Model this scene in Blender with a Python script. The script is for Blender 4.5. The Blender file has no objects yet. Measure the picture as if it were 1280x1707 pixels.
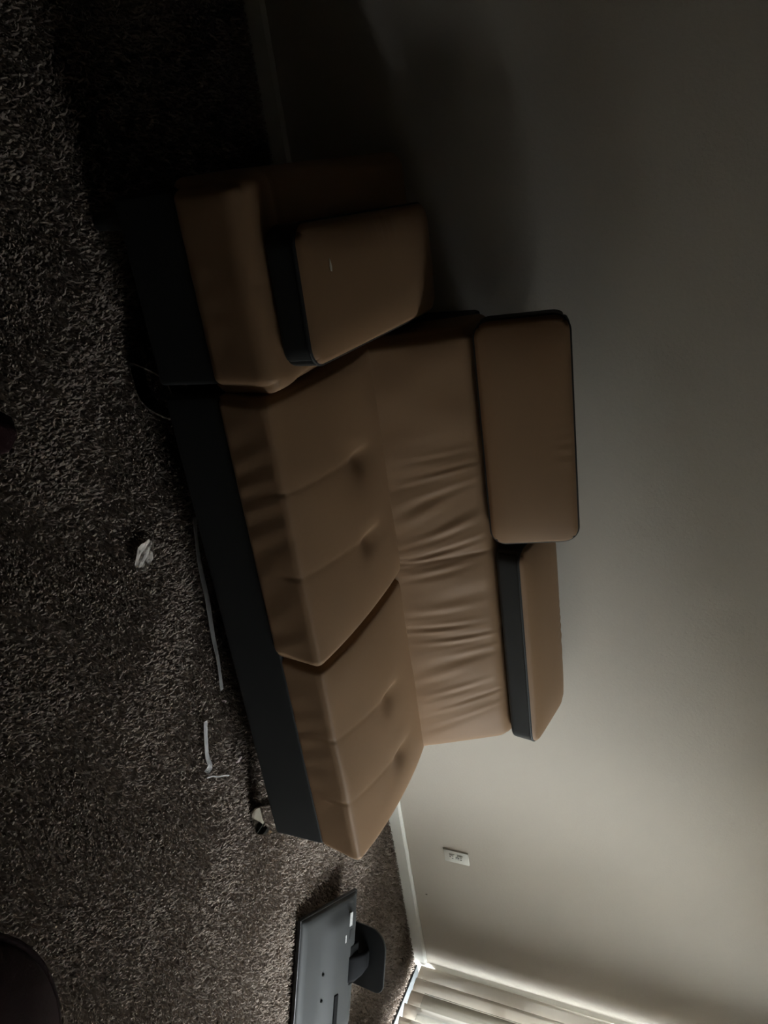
import bpy, bmesh, math, random
import numpy as np
from mathutils import Vector, Matrix

random.seed(7); RNG = np.random.default_rng(7)
SC = bpy.context.scene
COL = SC.collection

# ------------------------------------------------------------------ camera
F_PX = 1309.9
YAW, PITCH, ROLL = 0.4536, 0.4247, 0.0485
CAM = Vector((-3.5867, -2.3133, 1.3536))
cyw, syw, cp, sp = math.cos(YAW), math.sin(YAW), math.cos(PITCH), math.sin(PITCH)
fwd = Vector((syw*cp, cyw*cp, -sp)); rgt = Vector((cyw, -syw, 0)); upv = rgt.cross(fwd)
r2 = math.cos(ROLL)*rgt + math.sin(ROLL)*upv
u2 = -math.sin(ROLL)*rgt + math.cos(ROLL)*upv
# the phone was held on its side: picture-right is up in the room, picture-down is right in the room
cam_d = bpy.data.cameras.new('camera'); cam = bpy.data.objects.new('camera', cam_d); COL.objects.link(cam)
m3 = Matrix((u2, -r2, -fwd)).transposed()
cam.matrix_world = Matrix.Translation(CAM) @ m3.to_4x4()
cam_d.sensor_fit = 'VERTICAL'; cam_d.sensor_height = 36.0; cam_d.sensor_width = 27.0
cam_d.lens = F_PX*36.0/1707.0; cam_d.clip_start = 0.02
SC.camera = cam

# ------------------------------------------------------------------ sky, light, exposure
W = bpy.data.worlds.new('sky'); SC.world = W; W.use_nodes = True
bg = W.node_tree.nodes['Background']
# overcast sky: the standard overcast distribution, zenith three times as bright as the horizon
_t = W.node_tree; _tc = _t.nodes.new('ShaderNodeTexCoord'); _sx = _t.nodes.new('ShaderNodeSeparateXYZ'); _t.links.new(_tc.outputs['Generated'], _sx.inputs[0])
_mr = _t.nodes.new('ShaderNodeMapRange'); _mr.inputs['From Min'].default_value = 0; _mr.inputs['From Max'].default_value = 1
_mr.inputs['To Min'].default_value = 1/3; _mr.inputs['To Max'].default_value = 1.0; _t.links.new(_sx.outputs['Z'], _mr.inputs['Value'])
_mm = _t.nodes.new('ShaderNodeMath'); _mm.operation = 'MULTIPLY'; _mm.inputs[1].default_value = 80.0; _t.links.new(_mr.outputs['Result'], _mm.inputs[0])
bg.inputs['Color'].default_value = (0.90, 0.97, 1.0, 1); _t.links.new(_mm.outputs[0], bg.inputs['Strength'])
# sampling portal in the patio door opening (gives off no light of its own)
pd = bpy.data.lights.new('door_portal', 'AREA'); pd.shape = 'RECTANGLE'; pd.size = 2.03; pd.size_y = 2.0
pd.cycles.is_portal = True
po = bpy.data.objects.new('door_portal', pd); COL.objects.link(po)
po.location = (0.24, -1.03, 1.03); po.rotation_euler = (math.pi/2, 0, math.pi/2)
SC.view_settings.view_transform = 'Standard'; SC.view_settings.look = 'None'
SC.view_settings.gamma = 1.0; SC.view_settings.use_curve_mapping = False
SC.view_settings.exposure = 0.0
SC.cycles.use_denoising = True
SC.cycles.max_bounces = 6; SC.cycles.diffuse_bounces = 4; SC.cycles.glossy_bounces = 3; SC.cycles.transparent_max_bounces = 6
SC.cycles.caustics_reflective = False; SC.cycles.caustics_refractive = False
SC.cycles.use_adaptive_sampling = True; SC.cycles.adaptive_threshold = 0.03

# ------------------------------------------------------------------ materials
def mat(name, color, rough=0.6, metal=0.0, spec=0.5, bump=None, var=None, transl=0.0, stretch=None):
    """bump: list of (kind, scale, strength, distance); var: (scale, amount, second colour)"""
    m = bpy.data.materials.new(name); m.use_nodes = True
    nt = m.node_tree; N = nt.nodes; L = nt.links
    b = N['Principled BSDF']
    b.inputs['Base Color'].default_value = (*color, 1); b.inputs['Roughness'].default_value = rough
    b.inputs['Metallic'].default_value = metal; b.inputs['Specular IOR Level'].default_value = spec
    tc = N.new('ShaderNodeTexCoord'); src = tc.outputs['Object']
    if stretch:
        mp = N.new('ShaderNodeMapping'); mp.inputs['Scale'].default_value = stretch
        L.new(src, mp.inputs['Vector']); src = mp.outputs['Vector']
    if var:
        n = N.new('ShaderNodeTexNoise'); n.inputs['Scale'].default_value = var[0]; n.inputs['Detail'].default_value = 5
        L.new(src, n.inputs['Vector'])
        mx = N.new('ShaderNodeMix'); mx.data_type = 'RGBA'
        mr = N.new('ShaderNodeMapRange'); mr.inputs['From Min'].default_value = .3; mr.inputs['From Max'].default_value = .7
        mr.inputs['To Max'].default_value = var[1]
        L.new(n.outputs['Fac'], mr.inputs['Value']); L.new(mr.outputs['Result'], mx.inputs['Factor'])
        mx.inputs['A'].default_value = (*color, 1); mx.inputs['B'].default_value = (*var[2], 1)
        L.new(mx.outputs['Result'], b.inputs['Base Color'])
    prev = None
    for kind, scale, stren, dist in (bump or []):
        if kind == 'noise':
            t = N.new('ShaderNodeTexNoise'); t.inputs['Detail'].default_value = 4; o = t.outputs['Fac']
        else:
            t = N.new('ShaderNodeTexVoronoi'); o = t.outputs['Distance']
        t.inputs['Scale'].default_value = scale; L.new(src, t.inputs['Vector'])
        bp = N.new('ShaderNodeBump'); bp.inputs['Strength'].default_value = stren; bp.inputs['Distance'].default_value = dist
        L.new(o, bp.inputs['Height'])
        if prev: L.new(prev, bp.inputs['Normal'])
        prev = bp.outputs['Normal']
    if prev: L.new(prev, b.inputs['Normal'])
    if transl:
        out = N['Material Output']; tr = N.new('ShaderNodeBsdfTranslucent'); tr.inputs['Color'].default_value = (*color, 1)
        ms = N.new('ShaderNodeMixShader'); ms.inputs['Fac'].default_value = transl
        L.new(b.outputs['BSDF'], ms.inputs[1]); L.new(tr.outputs['BSDF'], ms.inputs[2]); L.new(ms.outputs['Shader'], out.inputs['Surface'])
    return m

M = {}
M['wall'] = mat('wall_paint', (.515, .466, .402), .75, spec=.3, bump=[('noise', 95, .35, .004), ('noise', 260, .25, .002)],
                var=(2.5, .35, (.49, .446, .385)))
M['wall_darkened'] = mat('far_wall_darkened', (.26, .23, .185), .8, spec=.2, bump=[('noise', 95, .35, .004)])  # copy of the wall paint, darkened on unseen walls to cut bounced light
M['ceiling'] = mat('ceiling_paint', (.30, .285, .25), .9, spec=.2, bump=[('noise', 120, .4, .004)])
M['trim'] = mat('trim_paint', (.62, .60, .55), .45, bump=[('noise', 30, .08, .002)])
M['sill'] = mat('aluminium_sill', (.04, .043, .045), .7, spec=.2, bump=[('noise', 80, .1, .001)])
M['plastic_white'] = mat('white_plastic', (.66, .64, .58), .35, bump=[('noise', 200, .03, .001)])
M['slot'] = mat('slot_and_shade_dark', (.006, .006, .006), .9, spec=.05, bump=[('noise', 90, .02, .001)])
M['backing'] = mat('carpet_backing', (.14, .112, .092), 1.0, spec=0, bump=[('noise', 180, .8, .008), ('noise', 60, .5, .01)],
                   var=(40, .8, (.18, .145, .12)))
M['leather'] = mat('tan_leather', (.262, .158, .088), .55, spec=.16, bump=[('voronoi', 420, .10, .0012), ('noise', 34, .10, .004)],
                   var=(5, .5, (.24, .145, .08)))
M['black'] = mat('black_leather', (.020, .0205, .020), .58, spec=.3, bump=[('voronoi', 420, .12, .0012), ('noise', 30, .10, .004)],
                 var=(9, .5, (.014, .014, .014)))
M['base'] = mat('black_base_vinyl', (.012, .0122, .012), .65, spec=.22, bump=[('voronoi', 420, .12, .0012)], var=(9, .5, (.010, .010, .010)))
M['underside'] = mat('black_dust_cloth', (.010, .010, .010), .9, spec=.1, bump=[('noise', 400, .2, .001)])
M['chrome'] = mat('chrome', (.72, .71, .68), .12, metal=1.0, bump=[('noise', 40, .02, .001)])
M['thread'] = mat('seam_thread', (.12, .082, .06), .8, spec=.1, bump=[('noise', 500, .3, .001)])
M['tear'] = mat('torn_patch', (.62, .58, .50), .8, bump=[('noise', 150, .3, .002)])
M['paper'] = mat('crumpled_paper', (.80, .73, .66), .55, bump=[('noise', 120, .3, .002)], var=(60, .5, (.70, .62, .56)), transl=.12)
M['strip'] = mat('white_strip', (.55, .53, .52), .45, bump=[('noise', 90, .2, .002)], var=(22, .9, (.42, .40, .40)))
M['pinkbit'] = mat('pinkish_scrap', (.62, .50, .47), .6, bump=[('noise', 120, .2, .002)])
M['monitor'] = mat('monitor_plastic', (.026, .027, .027), .60, spec=.28, bump=[('noise', 700, .06, .0006)])
M['monitor_dark'] = mat('monitor_gloss_plastic', (.014, .015, .016), .4, spec=.5, bump=[('noise', 500, .03, .0006)])
M['neck'] = mat('stand_plastic_shaded', (.008, .008, .009), .85, spec=.08, bump=[('noise', 500, .03, .0006)])  # neck colour darkened to carry the shade it stands in
M['sticker'] = mat('sticker', (.55, .55, .53), .5, bump=[('noise', 100, .03, .001)], var=(300, .8, (.22, .22, .22)))
M['screen'] = mat('screen_glass', (.01, .01, .012), .15, bump=[('noise', 100, .01, .0005)])
M['maroon'] = mat('maroon_cloth', (.020, .006, .007), .9, spec=.15, bump=[('noise', 260, .4, .002), ('noise', 22, .3, .01)],
                  var=(30, .6, (.013, .005, .005)))
M['blind'] = mat('blind_vinyl', (.66, .61, .54), .5, spec=.3, bump=[('noise', 60, .04, .001)], transl=.28)
M['patio'] = mat('patio_concrete', (.13, .125, .115), .9, bump=[('noise', 60, .4, .004)], var=(3, .5, (.10, .097, .09)))
M['dirt'] = mat('scuff', (.10, .085, .07), .8, bump=[('noise', 100, .1, .001)])
# window glass: clear pane with a fresnel reflection
g = bpy.data.materials.new('window_glass'); g.use_nodes = True; nt = g.node_tree
for n in list(nt.nodes):
    if n.type != 'OUTPUT_MATERIAL': nt.nodes.remove(n)
tr = nt.nodes.new('ShaderNodeBsdfTransparent'); tr.inputs['Color'].default_value = (.93, .945, .945, 1)
gl = nt.nodes.new('ShaderNodeBsdfGlossy'); gl.inputs['Roughness'].default_value = .02
fr = nt.nodes.new('ShaderNodeFresnel'); ms = nt.nodes.new('ShaderNodeMixShader')
nt.links.new(fr.outputs[0], ms.inputs[0]); nt.links.new(tr.outputs[0], ms.inputs[1]); nt.links.new(gl.outputs[0], ms.inputs[2])
nt.links.new(ms.outputs[0], [n for n in nt.nodes if n.type == 'OUTPUT_MATERIAL'][0].inputs['Surface'])
M['glass'] = g

# ------------------------------------------------------------------ helpers
def link(name, me, material, parent=None, smooth=True):
    o = bpy.data.objects.new(name, me); COL.objects.link(o)
    if material: me.materials.append(material)
    if parent: o.parent = parent
    if smooth:
        me.polygons.foreach_set('use_smooth', np.ones(len(me.polygons), dtype=bool))
    return o
def mesh(name, v, f, material, parent=None, smooth=True):
    me = bpy.data.meshes.new(name); me.from_pydata([tuple(map(float, p)) for p in v], [], [tuple(map(int, q)) for q in f]); me.validate(); me.update()
    bm = bmesh.new(); bm.from_mesh(me); bmesh.ops.recalc_face_normals(bm, faces=bm.faces); bm.to_mesh(me); bm.free()
    return link(name, me, material, parent, smooth)
def tag(o, label, cat, group=None):
    o['label'] = label; o['category'] = cat
    if group: o['group'] = group
    return o
def empty(name, loc, label, cat, group=None, rz=0):
    o = bpy.data.objects.new(name, None); COL.objects.link(o); o.location = loc; o.rotation_euler[2] = rz; o.empty_display_size = .1
    return tag(o, label, cat, group)
def structure(o): o['kind'] = 'structure'; return o
def boxes(name, bl, material, parent=None, bevel=.0, smooth=False, seg=2):
    bm = bmesh.new()
    for (x0, x1, y0, y1, z0, z1) in bl:
        r = bmesh.ops.create_cube(bm, size=1)
        for v in r['verts']:
            v.co = Vector(((x0+x1)/2+v.co.x*(x1-x0), (y0+y1)/2+v.co.y*(y1-y0), (z0+z1)/2+v.co.z*(z1-z0)))
    if bevel: bmesh.ops.bevel(bm, geom=list(bm.edges), offset=bevel, segments=seg, profile=.5, affect='EDGES')
    me = bpy.data.meshes.new(name); bm.to_mesh(me); bm.free()
    return link(name, me, material, parent, smooth)
def axis_pts(h, r, n):
    """lattice along an axis from -h to h: dense over the rounding r"""
    k = 5
    a = [-(h-r)-r*math.tan(math.pi/4*(1-i/k)) for i in range(k)]
    mid = np.linspace(-(h-r), h-r, max(n, 2))
    return np.array(a+list(mid)+[-t for t in reversed(a)])
def rbox_data(size, r, n, plan_r=None):
    """rounded box centred on the origin; returns verts (N,3), unrounded box coords (N,3) in -1..1, faces"""
    h = np.array(size)/2.; ax = [axis_pts(h[i], r, n[i]) for i in range(3)]
    idx = {}; V = []; Fc = []
    def vid(i, j, k):
        key = (i, j, k)
        if key not in idx: idx[key] = len(V); V.append((ax[0][i], ax[1][j], ax[2][k]))
        return idx[key]
    L = [len(a)-1 for a in ax]
    for d in range(3):
        a, b = [(1, 2), (2, 0), (0, 1)][d]
        for side in (0, L[d]):
            for i in range(L[a]):
                for j in range(L[b]):
                    q = []
                    for (p, s) in ((i, j), (i+1, j), (i+1, j+1), (i, j+1)):
                        c = [0, 0, 0]; c[d] = side; c[a] = p; c[b] = s; q.append(vid(*c))
                    Fc.append(q if side else q[::-1])
    V = np.array(V); inner = np.clip(V, -(h-r), h-r); d = V-inner
    ln = np.linalg.norm(d, axis=1); ln[ln == 0] = 1
    P = inner+d/ln[:, None]*r
    if plan_r:   # rounder corners seen along local axis plan_r[0] with radius plan_r[1]
        k, R = plan_r; a, b = [i for i in range(3) if i != k]
        # shrink towards the corner circle
        ca, cb = h[a]-R, h[b]-R
        xa, xb = np.abs(P[:, a])-ca, np.abs(P[:, b])-cb
        msk = (xa > 0) & (xb > 0)
        mx = np.maximum(xa, xb); l2 = np.hypot(xa, xb); l2[l2 == 0] = 1
        s = np.where(msk, mx/l2, 1)
        P[:, a] = np.where(msk, np.sign(P[:, a])*(ca+xa*s), P[:, a]); P[:, b] = np.where(msk, np.sign(P[:, b])*(cb+xb*s), P[:, b])
    return P, V/h, Fc
def gauss(x, s): return np.exp(-(x/s)**2)
def smooth_noise(x, seed, freq):
    g_ = np.random.default_rng(seed); out = np.zeros_like(x)
    for k in range(5):
        out += g_.uniform(.3, 1)*np.sin(x*freq*g_.uniform(.5, 1.8)+g_.uniform(0, 6.28))
    return out/3
def sweep(name, path, prof, material, parent=None, closed_path=False, smooth=True):
    """sweep a closed profile [(a,b)] along 3-D path with given frames: path = [(pos, axis_a, axis_b)]"""
    V = []; Fc = []; k = len(prof); n = len(path)
    for (p, a, b) in path:
        for (s, t) in prof: V.append(Vector(p)+Vector(a)*s+Vector(b)*t)
    for i in range(n if closed_path else n-1):
        j = (i+1) % n
        for q in range(k): Fc.append((i*k+q, i*k+(q+1) % k, j*k+(q+1) % k, j*k+q))
    if not closed_path:
        Fc.append(tuple(range(k))[::-1]); Fc.append(tuple((n-1)*k+q for q in range(k)))
    return mesh(name, V, Fc, material, parent, smooth)
def circle(r, k=8): return [(r*math.cos(2*math.pi*i/k), r*math.sin(2*math.pi*i/k)) for i in range(k)]

# ================================================================== the room
FZ = -0.014      # carpet backing; the tips of the pile reach about z = 0
RX0, RY0, CH = -7.5, -6.0, 2.44
structure(boxes('floor', [(RX0-.1, .008, RY0-.1, .1, FZ-.1, FZ)], M['backing']))
wb = structure(boxes('wall_back', [(RX0-.1, .25, 0, .12, FZ-.1, CH+.1)], M['wall']))
DY0, DY1, DH = -2.05, -.012, 2.05       # patio door opening in the right wall
wr = structure(boxes('wall_right', [(.10, .25, RY0-.1, DY0, FZ-.1, CH+.1), (.10, .25, DY1, 0, FZ-.1, CH+.1), (.10, .25, DY0, DY1, DH, CH+.1)], M['wall']))
structure(boxes('wall_left', [(RX0-.1, RX0, RY0, 0, FZ, CH)], M['wall_darkened']))
structure(boxes('wall_front', [(RX0-.1, .25, RY0-.1, RY0, FZ-.1, CH+.1)], M['wall_darkened']))
structure(boxes('ceiling', [(RX0, .10, RY0, 0, CH, CH+.1)], M['ceiling']))
structure(boxes('wall_added_sky_blocker', [(5.5, 5.8, -11, 9, -.13, 3.3)], M['patio']))   # unseen wall added to block the low sky and dim the left side
structure(boxes('ground', [(.25, 14, -12, 10, -.25, -.12)], M['patio']))
# baseboard with a stepped, rounded top
def baseboard(name, x0, x1, y):
    prof = [(0, FZ), (.013, FZ), (.013, .046), (.010, .052), (.006, .0568), (0, .0568)]
    return structure(sweep(name, [((x0, y, 0), (0, -1, 0), (0, 0, 1)), ((x1, y, 0), (0, -1, 0), (0, 0, 1))], prof, M['trim'], smooth=False))
baseboard('baseboard_back', RX0, .029, -.0005)
bl = boxes('baseboard_left', [(RX0, RX0+.013, RY0, -.014, FZ, .057)], M['trim'], bevel=.003); structure(bl)
bf = boxes('baseboard_front', [(RX0+.014, .098, RY0, RY0+.013, FZ, .057)], M['trim'], bevel=.003); structure(bf)
sc = boxes('scuff_mark', [(-.506, -.5005, -.0006, .001, .1075, .1165)], M['dirt'], wb)
sc['label'] = 'small dark scuff on the wall'
# sliding patio door
d1 = bpy.data.objects.new('door_1', None); COL.objects.link(d1); d1.location = (.175, -.9, 0); d1['kind'] = 'structure'; d1['label'] = 'white framed sliding glass patio door'
def dpart(name, bl_, m_, bevel=.003):
    o = boxes(name, bl_, m_, None, bevel); o.parent = d1; o.matrix_parent_inverse = Matrix.Translation(-d1.location); return o
dpart('door_track', [(.008, .25, DY0, DY1, FZ-.02, .006), (.155, .165, DY0, DY1, .017, .032), (.195, .205, DY0, DY1, .017, .032)], M['sill'])
dpart('door_jamb', [(.10, .25, DY1-.022, DY1, .018, DH)], M['trim']); dpart('door_jamb', [(.10, .25, DY0, DY0+.035, .018, DH)], M['trim'])
dpart('door_head', [(.10, .25, DY0+.035, DY1-.035, DH-.04, DH)], M['trim'])
mid = (DY0+DY1)/2
for (y0, y1, x) in ((DY0+.036, mid+.03, .16), (mid-.03, DY1-.023, .20)):
    sp_ = dpart('door_panel', [(x-.015, x+.015, y0, y0+.05, .033, DH-.041), (x-.015, x+.015, y1-.05, y1, .033, DH-.041),
                               (x-.015, x+.015, y0+.05, y1-.05, .033, .10), (x-.015, x+.015, y0+.05, y1-.05, DH-.10, DH-.041)], M['trim'])
    gp = boxes('pane', [(x-.002, x+.002, y0+.05, y1-.05, .10, DH-.10)], M['glass']); gp.parent = sp_; gp.matrix_parent_inverse = Matrix.Translation(-d1.location)
dpart('door_handle', [(.125, .144, mid-.012, mid+.012, .92, 1.12)], M['trim'], .005)

# ------------------------------------------------------------------ vertical blind over the patio door, slats half turned
vb = empty('vertical_blind', (.03, -.2, 0), 'beige vertical blind hanging over the patio door in the corner', 'blind')
def slat_mesh():
    w, z0, z1, t = .089, .030, 2.04, .0012; k = 7; V = []; Fc = []
    pts = []
    for i in range(k):
        s = -w/2+w*i/(k-1); c = .007*(1-(2*s/w)**2)
        pts.append((s, c))
    ring = [(s, c+t) for s, c in pts]+[(s, c-t) for s, c in reversed(pts)]
    for z in (z0, z1):
        for s, c in ring: V.append((s, c, z))
    n = len(ring)
    for q in range(n): Fc.append((q, (q+1) % n, n+(q+1) % n, n+q))
    Fc += [tuple(range(n))[::-1], tuple(range(n, 2*n))]
    return V, Fc
sv, sf = slat_mesh()
slat0 = mesh('slat', sv, sf, M['blind'], vb)
NS = 31; PITCH_S = .066; SLAT_A = 147; SLAT_CLOSED = 105
for i in range(NS):
    o = slat0 if i == 0 else slat0.copy()
    if i: COL.objects.link(o); o.parent = vb
    # local x of the slat = its width; rotated so that the room edge points away from the main wall
    o.location = (-.024, .139-i*PITCH_S, 0); o.rotation_euler[2] = math.radians((SLAT_CLOSED if i < 3 else 142 if i < 14 else SLAT_A+1)+[0, 2, -2, 1, -2, 2, -1][i % 7])
boxes('head_rail', [(-.02, .03, -1.87, .19, 2.05, 2.09)], M['blind'], vb, .004)

# ------------------------------------------------------------------ outlet
ox, oz = -.8322, .2335
out = empty('wall_outlet', (ox+.035, 0, oz+.057), 'white duplex wall outlet above the baseboard beside the sofa', 'outlet')
boxes('cover_plate', [(-.035, .035, -.0065, 0, -.057, .057)], M['plastic_white'], out, .0025, True)
for dz in (-.0195, .0195):
    rec = boxes('receptacle', [(-.0165, .0165, -.0085, -.004, dz-.0143, dz+.0143)], M['plastic_white'], out, .004, True)
    boxes('slot', [(-.0082, -.0055, -.0089, -.007, dz-.0015, dz+.0070)], M['slot'], rec)
    boxes('slot', [(.0050, .0085, -.0089, -.007, dz-.0010, dz+.0060)], M['slot'], rec)
    boxes('slot', [(-.0028, .0028, -.0089, -.007, dz-.0105, dz-.0055)], M['slot'], rec, .0012)
boxes('screw', [(-.0028, .0028, -.0078, -.005, -.0028, .0028)], M['chrome'], out, .001)

# ================================================================== the sofa
SX0, SX1 = -3.172, -1.785
SMID = -2.462
sofa = empty('sofa', ((SX0+SX1)/2, -.46, 0), 'tan leather two-seat sofa with black base and chrome legs against the wall', 'sofa')
SO = Vector(sofa.location)
def place(o, parent_origin=SO):     # meshes below are modelled in room coordinates
    o.matrix_parent_inverse = Matrix.Translation(-parent_origin); return o
# black base (plinth box) and dust cloth
P, B, Fc = rbox_data((SX1-SX0-.006, .80, .17), .012, (10, 8, 4))
P += np.array([(SX0+SX1)/2, -.493, .195]); place(mesh('base', P, Fc, M['base'], sofa))

def seat(name, x0, x1, y0, y1, z0, z1, tufts, seams, parent, origin, wr_seed, crown=.026, frontlean=.036, wr=.0023, end_bulge=.004):
    size = (x1-x0, y1-y0, z1-z0); P, B, Fc = rbox_data(size, .026, (96, 60, 22), None)
    c = np.array([(x0+x1)/2, (y0+y1)/2, (z0+z1)/2])
    x, y, z = P[:, 0]+c[0], P[:, 1]+c[1], P[:, 2]+c[2]
    top = np.clip((B[:, 2]-.2)/.8, 0, 1); nx, ny = B[:, 0], B[:, 1]
    bump_ = np.clip(1-np.abs((ny-.05)/1.05)**2.2, 0, 1); z = z+top*bump_*(crown*.45*(1-np.abs(nx)**12)+crown*.65)
    x = x+np.sign(nx)*np.clip((np.abs(nx)-.9)/.1, 0, 1)*end_bulge*bump_*np.clip(B[:, 2]*.5+.5, 0, 1)*(nx > 0)
    # front face: undercut towards the base
    fr_ = np.clip((-ny-.75)/.25, 0, 1); hz = (B[:, 2]+1)/2
    y = y+fr_*frontlean*(1-hz)
    # gathered wrinkles on the front face
    tt = x*1.0+.35*z
    wv = np.sin((x+.55*z)*75+2.2*np.sin(x*11+wr_seed)+smooth_noise(x, wr_seed, 9))*(.55+.45*smooth_noise(x, wr_seed+3, 14))
    y = y+np.clip((-ny-.97)/.03, 0, 1)*wr*wv*np.clip(1.15-hz, 0, 1)*np.clip(4*hz, 0, 1)
    # crisp sewn edge along the top front
    z = z+.004*gauss(y-(y0+.006), .008)*top
    # gentle sag waves on top
    z = z+top*.0018*np.sin(x*17+wr_seed)*np.sin(y*13)
    ycut = np.array([t[1] for t in tufts]).mean() if tufts else (y0+y1)/2
    for (xs0, ys0, xs1, ys1) in seams:
        t = np.clip((y-ys0)/(ys1-ys0), -.2, 1); xs = xs0+(xs1-xs0)*t
        fade = np.clip((ys1+.03-y)/.05, 0, 1)
        z = z-top*(.0016*gauss(x-xs, .0035)+.0008*gauss(x-xs, .016))*fade
        y = y+np.clip((-ny-.97)/.03, 0, 1)*.003*gauss(x-xs, .005)*np.clip(hz*2-1, 0, 1)
    for (xt, yt) in tufts:
        dx, dy = x-xt, y-yt
        # a short crease across the pull: steep on its left flank, fading out to the right
        prof_ = np.where(dx < 0, np.exp(-(dx/.010)**2), np.exp(-(dx/.045)**2))
        z = z-top*(.013*prof_*np.exp(-(dy/.045)**2)+.005*np.exp(-(dx/.07)**2-(dy/.10)**2))
        z = z+top*.003*np.exp(-((dx+.045)/.03)**2-(dy/.05)**2)
    # keep the ends filled out but soft
    x = x+np.sign(nx)*np.clip((np.abs(nx)-.97)/.03, 0, 1)*.004*(1-ny**2)*(1-(2*hz-1)**2)
    o = mesh(name, np.stack([x, y, z], 1), Fc, M['leather'], parent); place(o, origin)
    return o
s1 = seat('seat_cushion', SX0+.004, SMID, -.936, -.36, .256, .418, [(-2.912, -.60), (-2.684, -.615)],
          [(-2.942, -.93, -2.912, -.60), (-2.724, -.93, -2.684, -.615)], sofa, SO, 1)
s2 = seat('seat_cushion', SMID+.004, SX1+.006, -.924, -.36, .256, .408, [(-2.170, -.63), (-1.942, -.617)],
          [(-2.222, -.92, -2.170, -.63), (-2.004, -.92, -1.942, -.617)], sofa, SO, 5, wr=.0010, end_bulge=.020)

# back cushion: one long pad with a sewn seam in the middle and gathered folds
def back_cushion():
    x0, x1, z0, z1, th = SX0+.002, SX1+.004, .36, .690, .20
    P, B, Fc = rbox_data((x1-x0, th, z1-z0), .034, (260, 6, 46))
    x = P[:, 0]+(x0+x1)/2; z = P[:, 2]+(z0+z1)/2; hz = (B[:, 2]+1)/2
    y = P[:, 1]-.335+(z-.40)*.46-.075*0
    front = np.clip((-B[:, 1]-.6)/.4, 0, 1)
    e = 1-np.abs(B[:, 0])**10
    y = y-front*.022*np.sin(np.clip(hz, 0, 1)*math.pi)*e
    seam = x-(-2.497)
    y = y+front*(.004*gauss(seam, .004)+.003*gauss(seam, .03))
    # gathers: folds that run up the pad, strongest near its middle
    cx = gauss(x-(-2.63), .19)+gauss(x-(-2.20), .27)
    ph = x*125+7*(hz-.5)*np.sin(x*9)+2.6*np.sin(x*23+1.3)+3.2*(hz-.5)
    w = np.sin(ph)+.5*np.sin(ph*1.63+hz*4+1)
    amp = .0020*np.clip(cx, 0, 1.2)*gauss(hz-.60-.12*np.sin(x*31), .27)
    y = y-front*amp*w
    y = y-front*.0015*np.sin(x*37)*np.sin(hz*6)
    # top rounds off towards the ends
    z = z-.012*np.clip((np.abs(B[:, 0])-.93)/.07, 0, 1)**2*hz
    return place(mesh('back_cushion', np.stack([x, y, z], 1), Fc, M['leather'], sofa))
back_cushion()
# black back frame behind the cushion: slanted box with its side panels
def back_frame():
    prof = [(-.335, .285), (-.300, .600), (-.265, .632), (-.085, .640), (-.065, .625), (-.060, .285)]
    V = []; Fc = []; n = len(prof)
    for x in (SX0+.004, SX1-.002):
        for (y, z) in prof: V.append((x, y, z))
    for q in range(n): Fc.append((q, (q+1) % n, n+(q+1) % n, n+q))
    Fc += [tuple(range(n))[::-1], tuple(range(n, 2*n))]
    o = place(mesh('back_frame', V, Fc, M['black'], sofa, smooth=False))
    bv = o.modifiers.new('bevel', 'BEVEL'); bv.width = .008; bv.segments = 2
back_frame()

# headrest: tan pad on the face, black band round the sides, black piping.  local x = length, y = thickness (face at -y), z = height
def headrest_meshes(L, H, T, R=.045):
    out_ = {}
    P, B, Fc = rbox_data((L, T, H), .016, (70, 5, 30), (1, R))
    # split faces: face side (pad) and the rest (band)
    x, y, z = P.T.copy()
    face = np.clip((-B[:, 1]-.9)/.1, 0, 1)
    ex, ez = 1-np.abs(B[:, 0])**6, 1-np.abs(B[:, 2])**4
    y = y-face*.020*ex*ez
    wv = np.sin(x*150+3*np.sin(x*23))*gauss(x-.06*L, .10)*np.clip((B[:, 2]-.45)*2, 0, 1)*(1-np.abs(B[:, 2])**8)
    y = y-face*.0030*wv
    V = np.stack([x, y, z], 1)
    cen = np.array([B[list(f)].mean(0) for f in Fc])
    isf = cen[:, 1] < -.86
    def sub(msk):
        ff = [f for f, m_ in zip(Fc, msk) if m_]; ids = sorted({i for f in ff for i in f}); mp = {i: k for k, i in enumerate(ids)}
        return V[ids], [tuple(mp[i] for i in f) for f in ff]
    out_['pad'] = sub(isf); out_['band'] = sub(~isf)
    # piping loop along the border of the face
    pts = []; a, b = L/2-.002, H/2-.002; n = 10
    for (sx, sz, a0) in ((1, 1, 0), (-1, 1, 90), (-1, -1, 180), (1, -1, 270)):
        for i in range(n+1):
            t = math.radians(a0+90*i/n); pts.append((sx*(a-R)+R*math.cos(t), -T/2+.012, sz*(b-R)+R*math.sin(t)))
    out_['piping'] = pts
    return out_
def headrest(name, L, H, T, parent, loc, rot, label=None, rotm=None):
    d = headrest_meshes(L, H, T)
    o = mesh(name, d['pad'][0], d['pad'][1], M['leather'], parent)
    b_ = mesh('side_band', d['band'][0], d['band'][1], M['black'], o); b_['label'] = 'black leather side band'
    pts = d['piping']; n = len(pts); path = []
    for i in range(n):
        p0, p1 = Vector(pts[i-1]), Vector(pts[(i+1) % n]); t = (p1-p0).normalized(); a = Vector((0, 1, 0)); path.append((pts[i], a, t.cross(a)))
    sweep('piping', path, circle(.0042, 6), M['black'], o, closed_path=True)
    if rotm is not None: o.matrix_world = Matrix.Translation(loc) @ rotm.to_4x4()
    else: o.location = loc; o.rotation_euler = rot
    return o
# raised headrest (leans back a little)
h1 = headrest('headrest', .655, .252, .080, sofa, Vector((-2.858, -.272, .808))-SO, (math.radians(-13), 0, 0))
h1['label'] = 'headrest standing upright'
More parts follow.
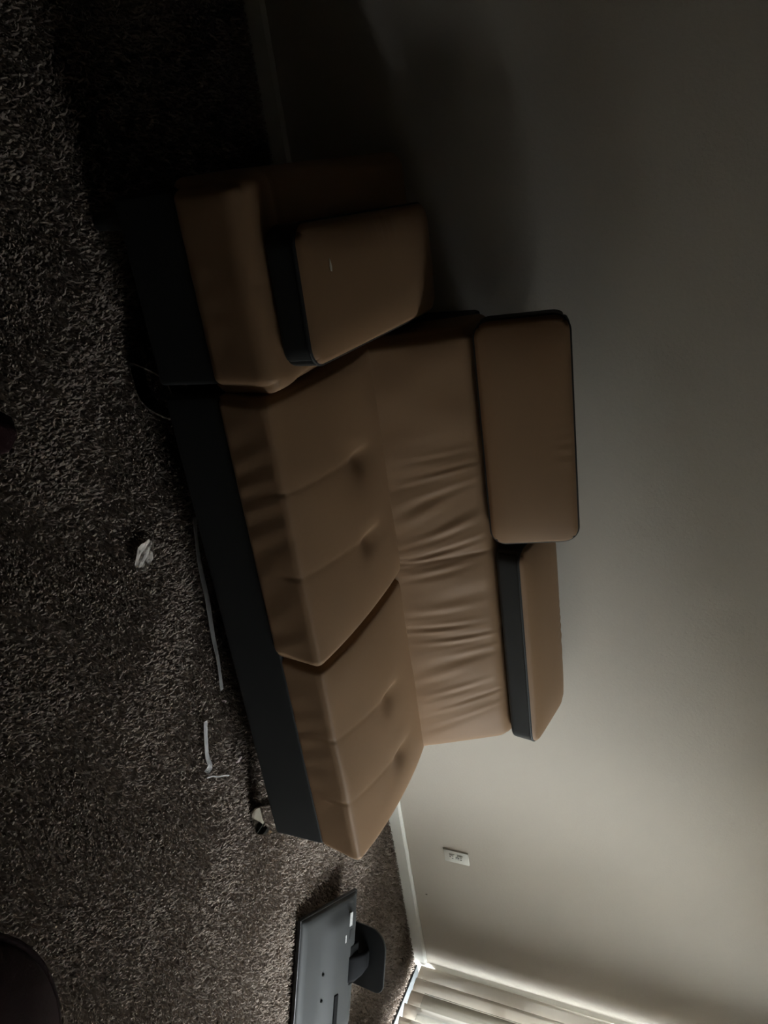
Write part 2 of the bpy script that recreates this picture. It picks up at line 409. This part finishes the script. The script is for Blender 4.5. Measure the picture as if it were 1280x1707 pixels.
# the other one is folded back: face up, black band to the front
h2 = headrest('headrest', .72, .27, .085, sofa, Vector((-2.150, -.195, .756))-SO, (math.radians(-81), 0, 0))
h2['label'] = 'headrest folded back flat'
# hinge arms under the headrests
for hx in (-3.02, -2.70, -2.33, -1.98):
    place(boxes('headrest_bracket', [(hx-.015, hx+.015, -.262, -.240, .60, .735)], M['chrome'], sofa, .003))

# chrome legs: a flat bar bent into an open loop that flares outwards
def leg_mesh(w=.045, t=.004):
    # profile in local x (outwards) / z : closed rounded loop
    key = [(-.055, .108), (-.005, .110), (.030, .098), (.052, .070), (.070, .030), (.074, .010), (.062, .003), (.030, .003), (-.010, .006), (-.040, .030), (-.060, .070), (-.066, .098)]
    # catmull-rom closed
    pts = []; n = len(key)
    for i in range(n):
        p0, p1, p2, p3 = [Vector((*key[(i+k-1) % n], 0)) for k in range(4)]
        for s in range(4):
            u = s/4; pts.append(.5*((2*p1)+(p2-p0)*u+(2*p0-5*p1+4*p2-p3)*u*u+(3*p1-p0-3*p2+p3)*u**3))
    path = []; m_ = len(pts)
    for i in range(m_):
        tg = (pts[(i+1) % m_]-pts[i-1]).normalized(); nrm = Vector((tg.y, 0, -tg.x))
        path.append(((pts[i].x, 0, max(pts[i].y, .002)), (0, 1, 0), nrm))
    prof = [(-w/2, -t/2), (w/2, -t/2), (w/2, t/2), (-w/2, t/2)]
    return path, prof
path, prof = leg_mesh()
leg0 = sweep('leg', path, prof, M['chrome'], sofa, closed_path=True, smooth=False)
leg0.location = Vector((SX1-.008, -.835, -.002))-SO
for (lx, ly, rz) in ((SX0+.008, -.835, math.pi), (SX1-.008, -.14, 0), (SX0+.008, -.14, math.pi)):
    o = leg0.copy(); COL.objects.link(o); o.parent = sofa; o.location = Vector((lx, ly, -.002))-SO; o.rotation_euler[2] = rz

# ------------------------------------------------------------------ backless end module on the left
ott = empty('ottoman', (-3.40, -.48, 0), 'backless tan leather ottoman with black base pushed against the end of the sofa', 'ottoman')
OO = Vector(ott.location)
P, B, Fc = rbox_data((.415, .84, .17), .012, (6, 8, 4)); P += np.array([-3.399, -.475, .195]); place(mesh('base', P, Fc, M['base'], ott), OO)
def ott_cushion():
    x0, x1, y0, y1, z0, z1 = -3.622, -3.169, -.938, -.025, .256, .440
    P, B, Fc = rbox_data((x1-x0, y1-y0, z1-z0), .040, (60, 90, 16), (2, .045))
    x = P[:, 0]+(x0+x1)/2; y = P[:, 1]+(y0+y1)/2; z = P[:, 2]+(z0+z1)/2; nx, ny, hz = B[:, 0], B[:, 1], (B[:, 2]+1)/2
    top = np.clip((B[:, 2]-.2)/.8, 0, 1)
    fr_ = np.clip((-ny-.8)/.2, 0, 1)
    y = y+fr_*.035*(1-hz)
    # puffed roll along the front, a sewn line behind it and a centre seam across
    z = z+top*(.014*gauss(y-(y0+.075), .05)-.004*gauss(y-(y0+.15), .012)+.004*(1-nx**4)*(1-ny**4))
    z = z-top*.0025*gauss(x+3.402, .004)
    z = z-top*.014*np.exp(-((x+3.40)/.03)**2-((y+.50)/.05)**2)
    wv = np.sin((x+.4*z)*70+2*np.sin(x*13))
    y = y+np.clip((-ny-.97)/.03, 0, 1)*.0006*wv*(1-hz)
    return place(mesh('seat_cushion', np.stack([x, y, z], 1), Fc, M['leather'], ott), OO)
ott_cushion()
for (fx, fy) in ((-3.56, -.83), (-3.24, -.70), (-3.56, -.12), (-3.24, -.12)):
    bm = bmesh.new(); bmesh.ops.create_cone(bm, cap_ends=True, segments=20, radius1=.020, radius2=.028, depth=.112)
    bmesh.ops.bevel(bm, geom=[e for e in bm.edges if e.calc_face_angle(0) > .8], offset=.003, segments=2, affect='EDGES')
    me = bpy.data.meshes.new('foot'); bm.to_mesh(me); bm.free()
    fo = link('foot', me, M['black'], ott); fo.location = Vector((fx, fy, .055))-OO

# loose headrest lying face up on the ottoman, long side running to the wall
Rm = Matrix(((0, 0, 1), (1, 0, 0), (0, 1, 0)))   # placeholder, set below
ex_ = Vector((0.035, 1, 0.0)).normalized()          # local x (length) -> towards the wall
ey_ = Vector((0, 0, -1))                            # local -y is the face -> up
ez_ = ex_.cross(ey_).normalized()
Rm = Matrix((ex_, ey_, ez_)).transposed()
cush = headrest('headrest_cushion', .735, .290, .080, None, Vector((-3.352, -.528, .4975)), None, rotm=Rm)
tag(cush, 'loose tan cushion with black sides lying on the ottoman', 'cushion')
# small torn spot in its face
def tear():
    pts = [(-.014, 0), (-.004, .0035), (.006, .0045), (.014, .002), (.011, -.003), (.002, -.0035)]
    V = [(p[0], p[1], .0008) for p in pts]+[(p[0]*.85, p[1]*.8, .0022) for p in pts]; n = len(pts)
    Fc = [(i, (i+1) % n, n+(i+1) % n, n+i) for i in range(n)]+[tuple(range(n))[::-1], tuple(range(n, 2*n))]
    o = mesh('torn_spot', V, Fc, M['tear'], cush, False)
    o['label'] = 'small pale torn spot'
    return o
ts = tear()

# ================================================================== monitor lying face down
a_ = Vector((.877, -.48, 0)).normalized(); near = Vector((-1.231, -.775, .012))
b_ = Vector((.178, .295, .055)); b_ = (b_-a_*b_.dot(a_)).normalized(); n_ = a_.cross(b_)
MW, MH = .545, .345
mon = empty('computer_monitor', near+a_*MW/2, 'black computer monitor lying face down on the carpet with its stand attached', 'monitor')
mm = Matrix((a_, b_, n_)).transposed().to_4x4()
mon.matrix_world = Matrix.Translation(near+a_*MW/2) @ mm
# local: x across (-.27...27), y from the top edge (near) to the bottom edge (far), z out of the back
boxes('bezel', [(-MW/2, MW/2, 0, MH, -.008, .008)], M['monitor_dark'], mon, .003)
boxes('screen', [(-MW/2+.014, MW/2-.014, .014, MH-.018, -.0085, -.006)], M['screen'], mon)
def shell():
    # back shell: flat upper part, swelling towards the lower centre
    nx_, ny_ = 40, 28; V = []; Fc = []
    for j in range(ny_+1):
        for i in range(nx_+1):
            u = -1+2*i/nx_; v = j/ny_
            x = u*(MW/2-.003); y = .003+v*(MH-.006)
            edge = min(1, (1-abs(u))*14)*min(1, v*14)*min(1, (1-v)*12)
            def ss(t): t = max(0, min(1, t)); return t*t*(3-2*t)
            hump = ss((v-.30)/.30)*ss((.94-abs(u))/.25)
            V.append((x, y, .008+.010*ss(edge)+.016*hump*ss((1.0-v)/.12)))
    for j in range(ny_):
        for i in range(nx_):
            k = j*(nx_+1)+i; Fc.append((k, k+1, k+nx_+2, k+nx_+1))
    n0 = len(V)
    ring = [i for i in range(nx_+1)]+[j*(nx_+1)+nx_ for j in range(1, ny_+1)]+[ny_*(nx_+1)+i for i in range(nx_-1, -1, -1)]+[j*(nx_+1) for j in range(ny_-1, 0, -1)]
    for r in ring: V.append((V[r][0], V[r][1], .004))
    for k in range(len(ring)): Fc.append((ring[k], ring[(k+1) % len(ring)], n0+(k+1) % len(ring), n0+k))
    return mesh('back_shell', V, Fc, M['monitor'], mon)
sh = shell()
def on_shell(name, x0, x1, y0, y1, z0, z1, m_, bev=0): return boxes(name, [(x0, x1, y0, y1, z0, z1)], m_, sh, bev)
on_shell('label_sticker', -.215, -.165, .268, .284, .0320, .0350, M['sticker'])
on_shell('label_sticker', -.150, -.118, .272, .290, .0330, .0352, M['monitor_dark'])
on_shell('label_sticker', -.140, -.112, .245, .252, .0330, .0352, M['sticker'])
for (vx, vy) in ((-.038, .135), (.055, .135)):
    on_shell('screw_hole', vx-.004, vx+.004, vy-.004, vy+.004, .017, .0262, M['slot'], .001)
on_shell('vent_slot', .060, .235, .198, .222, .0300, .0375, M['slot'], .003)
on_shell('neck_shade_box', -.085, .060, .285, .338, .0200, .0362, M['slot'], .004)  # raised dark box standing in for the shade around the neck
# stand: neck from the lower back down past the bottom edge, base plate square to the panel
def neck():
    key = [((0, .280, .026), .050, .012), ((0, .310, .040), .048, .012), ((0, .345, .044), .042, .012), ((0, .380, .038), .036, .013), ((0, .404, .032), .036, .015)]
    V = []; Fc = []; k = 12
    for (p, wx, wz) in key:
        for i in range(k):
            t = 2*math.pi*i/k; cx_, cz_ = math.cos(t), math.sin(t)
            sx_ = math.copysign(abs(cx_)**.5, cx_)*wx; sz_ = math.copysign(abs(cz_)**.5, cz_)*wz
            V.append((p[0]+sx_, p[1], p[2]+sz_))
    n = len(key)
    for i in range(n-1):
        for q in range(k): Fc.append((i*k+q, i*k+(q+1) % k, (i+1)*k+(q+1) % k, (i+1)*k+q))
    Fc += [tuple(range(k))[::-1], tuple((n-1)*k+q for q in range(k))]
    return mesh('stand_neck', V, Fc, M['neck'], mon)
neck()
def base_plate():
    # rounded plate in the local x/z plane at y ~ .405
    pts = []; wx, z0, z1 = .118, -.070, .118
    for (cx_, cz_, r, a0) in ((wx-.035, z1-.035, .035, 0), (-wx+.075, z1-.075, .075, 90), (-wx+.03, z0+.03, .03, 180), (wx-.03, z0+.03, .03, 270)):
        for i in range(9):
            t = math.radians(a0+90*i/8); pts.append((cx_+r*math.cos(t), cz_+r*math.sin(t)))
    n = len(pts); V = [(x, .400, z) for x, z in pts]+[(x*.97, .414, z*.97) for x, z in pts]
    Fc = [(i, (i+1) % n, n+(i+1) % n, n+i) for i in range(n)]+[tuple(range(n))[::-1], tuple(range(n, 2*n))]
    o = mesh('stand_base', V, Fc, M['monitor_dark'], mon, False)
    bv = o.modifiers.new('bevel', 'BEVEL'); bv.width = .003; bv.segments = 2; bv.limit_method = 'ANGLE'
base_plate()

# ================================================================== dark pouf in the corner of the picture
pf = empty('pouf', (-2.34, -2.04, 0), 'dark maroon round pouf cut off by the lower left corner of the photo', 'pouf')
def lathe(name, prof, material, parent, k=48, wob=0.):
    V = []; Fc = []
    for (r, z) in prof:
        for i in range(k):
            t = 2*math.pi*i/k; rr = r*(1+wob*math.cos(8*t)*(1 if r > .05 else 0)); V.append((rr*math.cos(t), rr*math.sin(t), z))
    n = len(prof)
    for i in range(n-1):
        for q in range(k): Fc.append((i*k+q, i*k+(q+1) % k, (i+1)*k+(q+1) % k, (i+1)*k+q))
    Fc += [tuple(range(k))[::-1], tuple((n-1)*k+q for q in range(k))]
    return mesh(name, V, Fc, material, parent)
lathe('cushion_body', [(.20, 0), (.255, .012), (.290, .05), (.306, .11), (.312, .17), (.308, .23), (.285, .275), (.22, .296), (.12, .306), (.02, .302)], M['maroon'], pf, 64, .006)
pp = []
for i in range(64):
    t = 2*math.pi*i/64; pp.append(((.302*math.cos(t), .302*math.sin(t), .250), (math.cos(t), math.sin(t), 0), (0, 0, 1)))
sweep('piping', pp, circle(.006, 8), M['maroon'], pf, closed_path=True)
lathe('button', [(.004, .298), (.016, .300), (.018, .305), (.012, .310), (.002, .311)], M['maroon'], pf, 20)

# ================================================================== litter on the carpet
def ribbon(name, pts, w, material, label, cat, th=.0016, lift=None, group=None, twist=None):
    """flat strip following room points (x, y, z), width w"""
    P = [Vector(p) for p in pts]; Q = []
    n = len(P)
    for i in range(n-1):
        p0, p1, p2, p3 = P[max(i-1, 0)], P[i], P[i+1], P[min(i+2, n-1)]
        for s in range(6):
            u = s/6; Q.append(.5*((2*p1)+(p2-p0)*u+(2*p0-5*p1+4*p2-p3)*u*u+(3*p1-p0-3*p2+p3)*u**3))
    Q.append(P[-1]); o0 = Q[0].copy(); path = []; m_ = len(Q)
    for i in range(m_):
        t = (Q[min(i+1, m_-1)]-Q[max(i-1, 0)]).normalized(); s = t.cross(Vector((0, 0, 1))).normalized()
        tw = (twist(i/(m_-1)) if twist else 0); nrm = s.cross(t).normalized()
        a = s*math.cos(tw)+nrm*math.sin(tw); b = -s*math.sin(tw)+nrm*math.cos(tw)
        path.append((Q[i]-o0, a, b))
    ww = w/2
    o = sweep(name, path, [(-ww, -th/2), (ww, -th/2), (ww, th/2), (-ww, th/2)], material, None, smooth=False)
    o.location = o0; return tag(o, label, cat, group)
ribbon('plastic_strip', [(-2.790, -.770, .004), (-2.735, -.785, .005), (-2.66, -.797, .004), (-2.55, -.805, .005), (-2.45, -.818, .004), (-2.36, -.826, .005), (-2.267, -.841, .004)],
       .0155, M['strip'], 'long thin grey-white plastic strip lying along the front of the sofa', 'strip', twist=lambda t: .18*math.sin(9*t))
ribbon('plastic_strip', [(-2.234, -.940, .006), (-2.205, -.951, .006), (-2.165, -.962, .005), (-2.130, -.972, .006), (-2.103, -.975, .010), (-2.088, -.989, .004)],
       .0160, M['strip'], 'short white plastic strip curled at one end on the carpet', 'strip', twist=lambda t: -.9*max(0, t-.72)/.28)
ribbon('thread_scrap', [(-2.072, -.993, .003), (-2.058, -.970, .004), (-2.038, -.950, .004), (-2.020, -.925, .004), (-2.002, -.905, .003)],
       .004, M['strip'], 'thin pale thread on the carpet just beside the curled end of the short strip', 'thread')
def scrap(name, loc, L, wd, rz, material, label, cat):
    nu, nv = 8, 4; V = []; g_ = np.random.default_rng(int(abs(loc[0])*1000))
    for j in range(nv+1):
        for i in range(nu+1):
            u, v = i/nu-.5, j/nv-.5
            V.append((u*L*(1+.2*g_.uniform(-1, 1)), v*wd*(1-.6*abs(u)), .002+.004*abs(v)*2+.002*math.sin(u*6)+g_.uniform(0, .0012)))
    Fc = [(j*(nu+1)+i, j*(nu+1)+i+1, (j+1)*(nu+1)+i+1, (j+1)*(nu+1)+i) for j in range(nv) for i in range(nu)]
    o = mesh(name, V, Fc, material, None, False); o.location = loc; o.rotation_euler[2] = rz
    sd = o.modifiers.new('thickness', 'SOLIDIFY'); sd.thickness = .0008
    return tag(o, label, cat)
ps = scrap('plastic_scrap', (-2.026, -.855, .008), .024, .012, -.55, M['pinkbit'], 'tiny pinkish white scrap on the carpet near the right chrome leg', 'scrap')
ps.rotation_euler[1] = .7      # one end stands up out of the pile
scrap('paper_scrap', (-2.235, -.850, .004), .018, .006, .75, M['pinkbit'], 'tiny pale sliver on the carpet by the end of the long strip', 'scrap')
# crumpled wrapper: folded sheet with a raised crease
def wrapper():
    # outline in pixels of its footprint mapped to the floor around (-2.784, -.994)
    cols = 9; rows = 9; V = []; g_ = np.random.default_rng(11)
    # local x: along the crease, local y: across
    for j in range(rows+1):
        for i in range(cols+1):
            u = i/cols; v = j/rows*2-1
            half = (.006+.029*math.sin(math.pi*min(1, u*.85+.10))**1.0)*(1.0 if v < 0 else .80)
            if v > 0: half *= (1.0 if .25 < u < .8 else .55)
            x = -.045+.090*u+g_.uniform(-.0015, .0015); y = v*half
            z = .003+.010*math.exp(-(v/.11)**2)*math.sin(math.pi*min(1, u*.9+.1))**.5+.009*(abs(v)**1.5)*(.4+.6*math.sin(u*7)**2)+g_.uniform(0, .0025)
            if u > .85: z += .008*(u-.85)/.15
            V.append((x, y, z))
    Fc = [(j*(cols+1)+i, j*(cols+1)+i+1, (j+1)*(cols+1)+i+1, (j+1)*(cols+1)+i) for j in range(rows) for i in range(cols)]
    o = mesh('crumpled_wrapper', V, Fc, M['paper'], None, False)
    sd = o.modifiers.new('thickness', 'SOLIDIFY'); sd.thickness = .0008
    o.location = (-2.784, -.990, 0); return tag(o, 'small crumpled white paper wrapper lying on the carpet in front of the sofa', 'wrapper')
wp = wrapper(); wp.rotation_euler[2] = math.radians(-62)
# small dark lump at the picture's left edge
def lump():
    bm = bmesh.new(); bmesh.ops.create_icosphere(bm, subdivisions=3, radius=1)
    for v in bm.verts:
        c = v.co; k = 1+.12*math.sin(5*c.x+1)*math.sin(4*c.y)+.08*math.sin(9*c.z+3*c.x)
        v.co = Vector((c.x*.042*k, c.y*.034*k, max(c.z*.022*k, -.020)+.0195))
    me = bpy.data.meshes.new('dark_cloth'); bm.to_mesh(me); bm.free()
    o = link('dark_cloth', me, M['maroon']); o.location = (-3.215, -1.275, 0); return tag(o, 'small dark balled cloth on the carpet at the left edge of the photo', 'cloth')
lump()

# ================================================================== carpet pile
def carpet():
    x0, x1, y0, y1 = -4.9, .007, -2.75, -.014
    pitch = .0060
    nx_, ny_ = int((x1-x0)/pitch), int((y1-y0)/pitch)
    gx, gy = np.meshgrid(np.linspace(x0, x1, nx_), np.linspace(y0, y1, ny_)); px = gx.ravel(); py = gy.ravel(); n = len(px)
    px = px+RNG.uniform(-.003, .003, n); py = np.minimum(py+RNG.uniform(-.003, .003, n), y1)
    px = np.minimum(px, x1-.004)
    # leaning direction drifts over the floor, as trodden pile does
    ang = .9*np.sin(px*9+1.7*np.sin(py*7))+.9*np.sin(py*11+2*np.sin(px*8+1))+RNG.normal(0, 1.3, n)
    clump = .5+.5*np.sin(px*190+3*np.sin(py*70))*np.sin(py*170+3*np.sin(px*60))
    hgt = .0085+.0045*clump+RNG.uniform(-.002, .0025, n)
    lean = hgt*(.5+.55*RNG.random(n))
    wd = .0014+.0007*RNG.random(n)
    dx, dy = np.cos(ang), np.sin(ang); sx_, sy_ = -np.sin(ang+RNG.normal(0, .5, n)), np.cos(ang+RNG.normal(0, .5, n))
    z0 = FZ+.0005
    V = np.zeros((n, 6, 3), np.float32)
    V[:, 0] = np.stack([px-sx_*wd, py-sy_*wd, np.full(n, z0)], 1); V[:, 1] = np.stack([px+sx_*wd, py+sy_*wd, np.full(n, z0)], 1)
    mx, my = px+dx*lean*.35, py+dy*lean*.35
    V[:, 2] = np.stack([mx+sx_*wd*1.15, my+sy_*wd*1.15, z0+hgt*.72], 1); V[:, 3] = np.stack([mx-sx_*wd*1.15, my-sy_*wd*1.15, z0+hgt*.72], 1)
    tx, ty = px+dx*lean, py+dy*lean
    V[:, 4] = np.stack([tx+sx_*wd*.7, ty+sy_*wd*.7, z0+hgt], 1); V[:, 5] = np.stack([tx-sx_*wd*.7, ty-sy_*wd*.7, z0+hgt], 1)
    V[:, :, 1] = np.minimum(V[:, :, 1], -.0145); V[:, :, 0] = np.minimum(V[:, :, 0], .0078)
    base = (np.arange(n)*6)[:, None]
    q = np.concatenate([base+np.array([0, 1, 2, 3]), base+np.array([3, 2, 4, 5])], 1).reshape(-1).astype(np.int32)
    me = bpy.data.meshes.new('carpet_pile')
    me.vertices.add(n*6); me.vertices.foreach_set('co', V.reshape(-1))
    me.loops.add(len(q)); me.loops.foreach_set('vertex_index', q)
    me.polygons.add(n*2); me.polygons.foreach_set('loop_start', np.arange(0, len(q), 4, dtype=np.int32))
    me.update(calc_edges=True)
    m = mat('carpet_fibre', (.335, .278, .234), .95, spec=.1, var=(75, 1.0, (.24, .197, .165)), bump=[('noise', 300, .2, .001)], transl=.10)
    o = link('carpet_pile', me, m, None, False)
    tag(o, 'dark brown frieze carpet pile covering the floor', 'carpet'); o['kind'] = 'stuff'
carpet()
# place the torn spot on the cushion's crowned face
bpy.context.view_layer.update()
def drop_on(o_, target, wx, wy, axis):
    """rest a small flat piece on a target's surface below room point (wx, wy)"""
    mw = target.matrix_world; inv = mw.inverted()
    hit, loc, nrm, _ = target.ray_cast(inv @ Vector((wx, wy, 1.0)), (inv.to_3x3() @ Vector((0, 0, -1))).normalized())
    if not hit: loc = inv @ Vector((wx, wy, .54)); nrm = Vector((0, -1, 0))
    zl = nrm.normalized(); xl = (inv.to_3x3() @ Vector(axis)); xl = (xl-zl*xl.dot(zl)).normalized(); yl = zl.cross(xl)
    o_.matrix_local = Matrix.Translation(loc) @ Matrix((xl, yl, zl)).transposed().to_4x4()
drop_on(ts, cush, -3.415, -.80, (1, 0, 0))
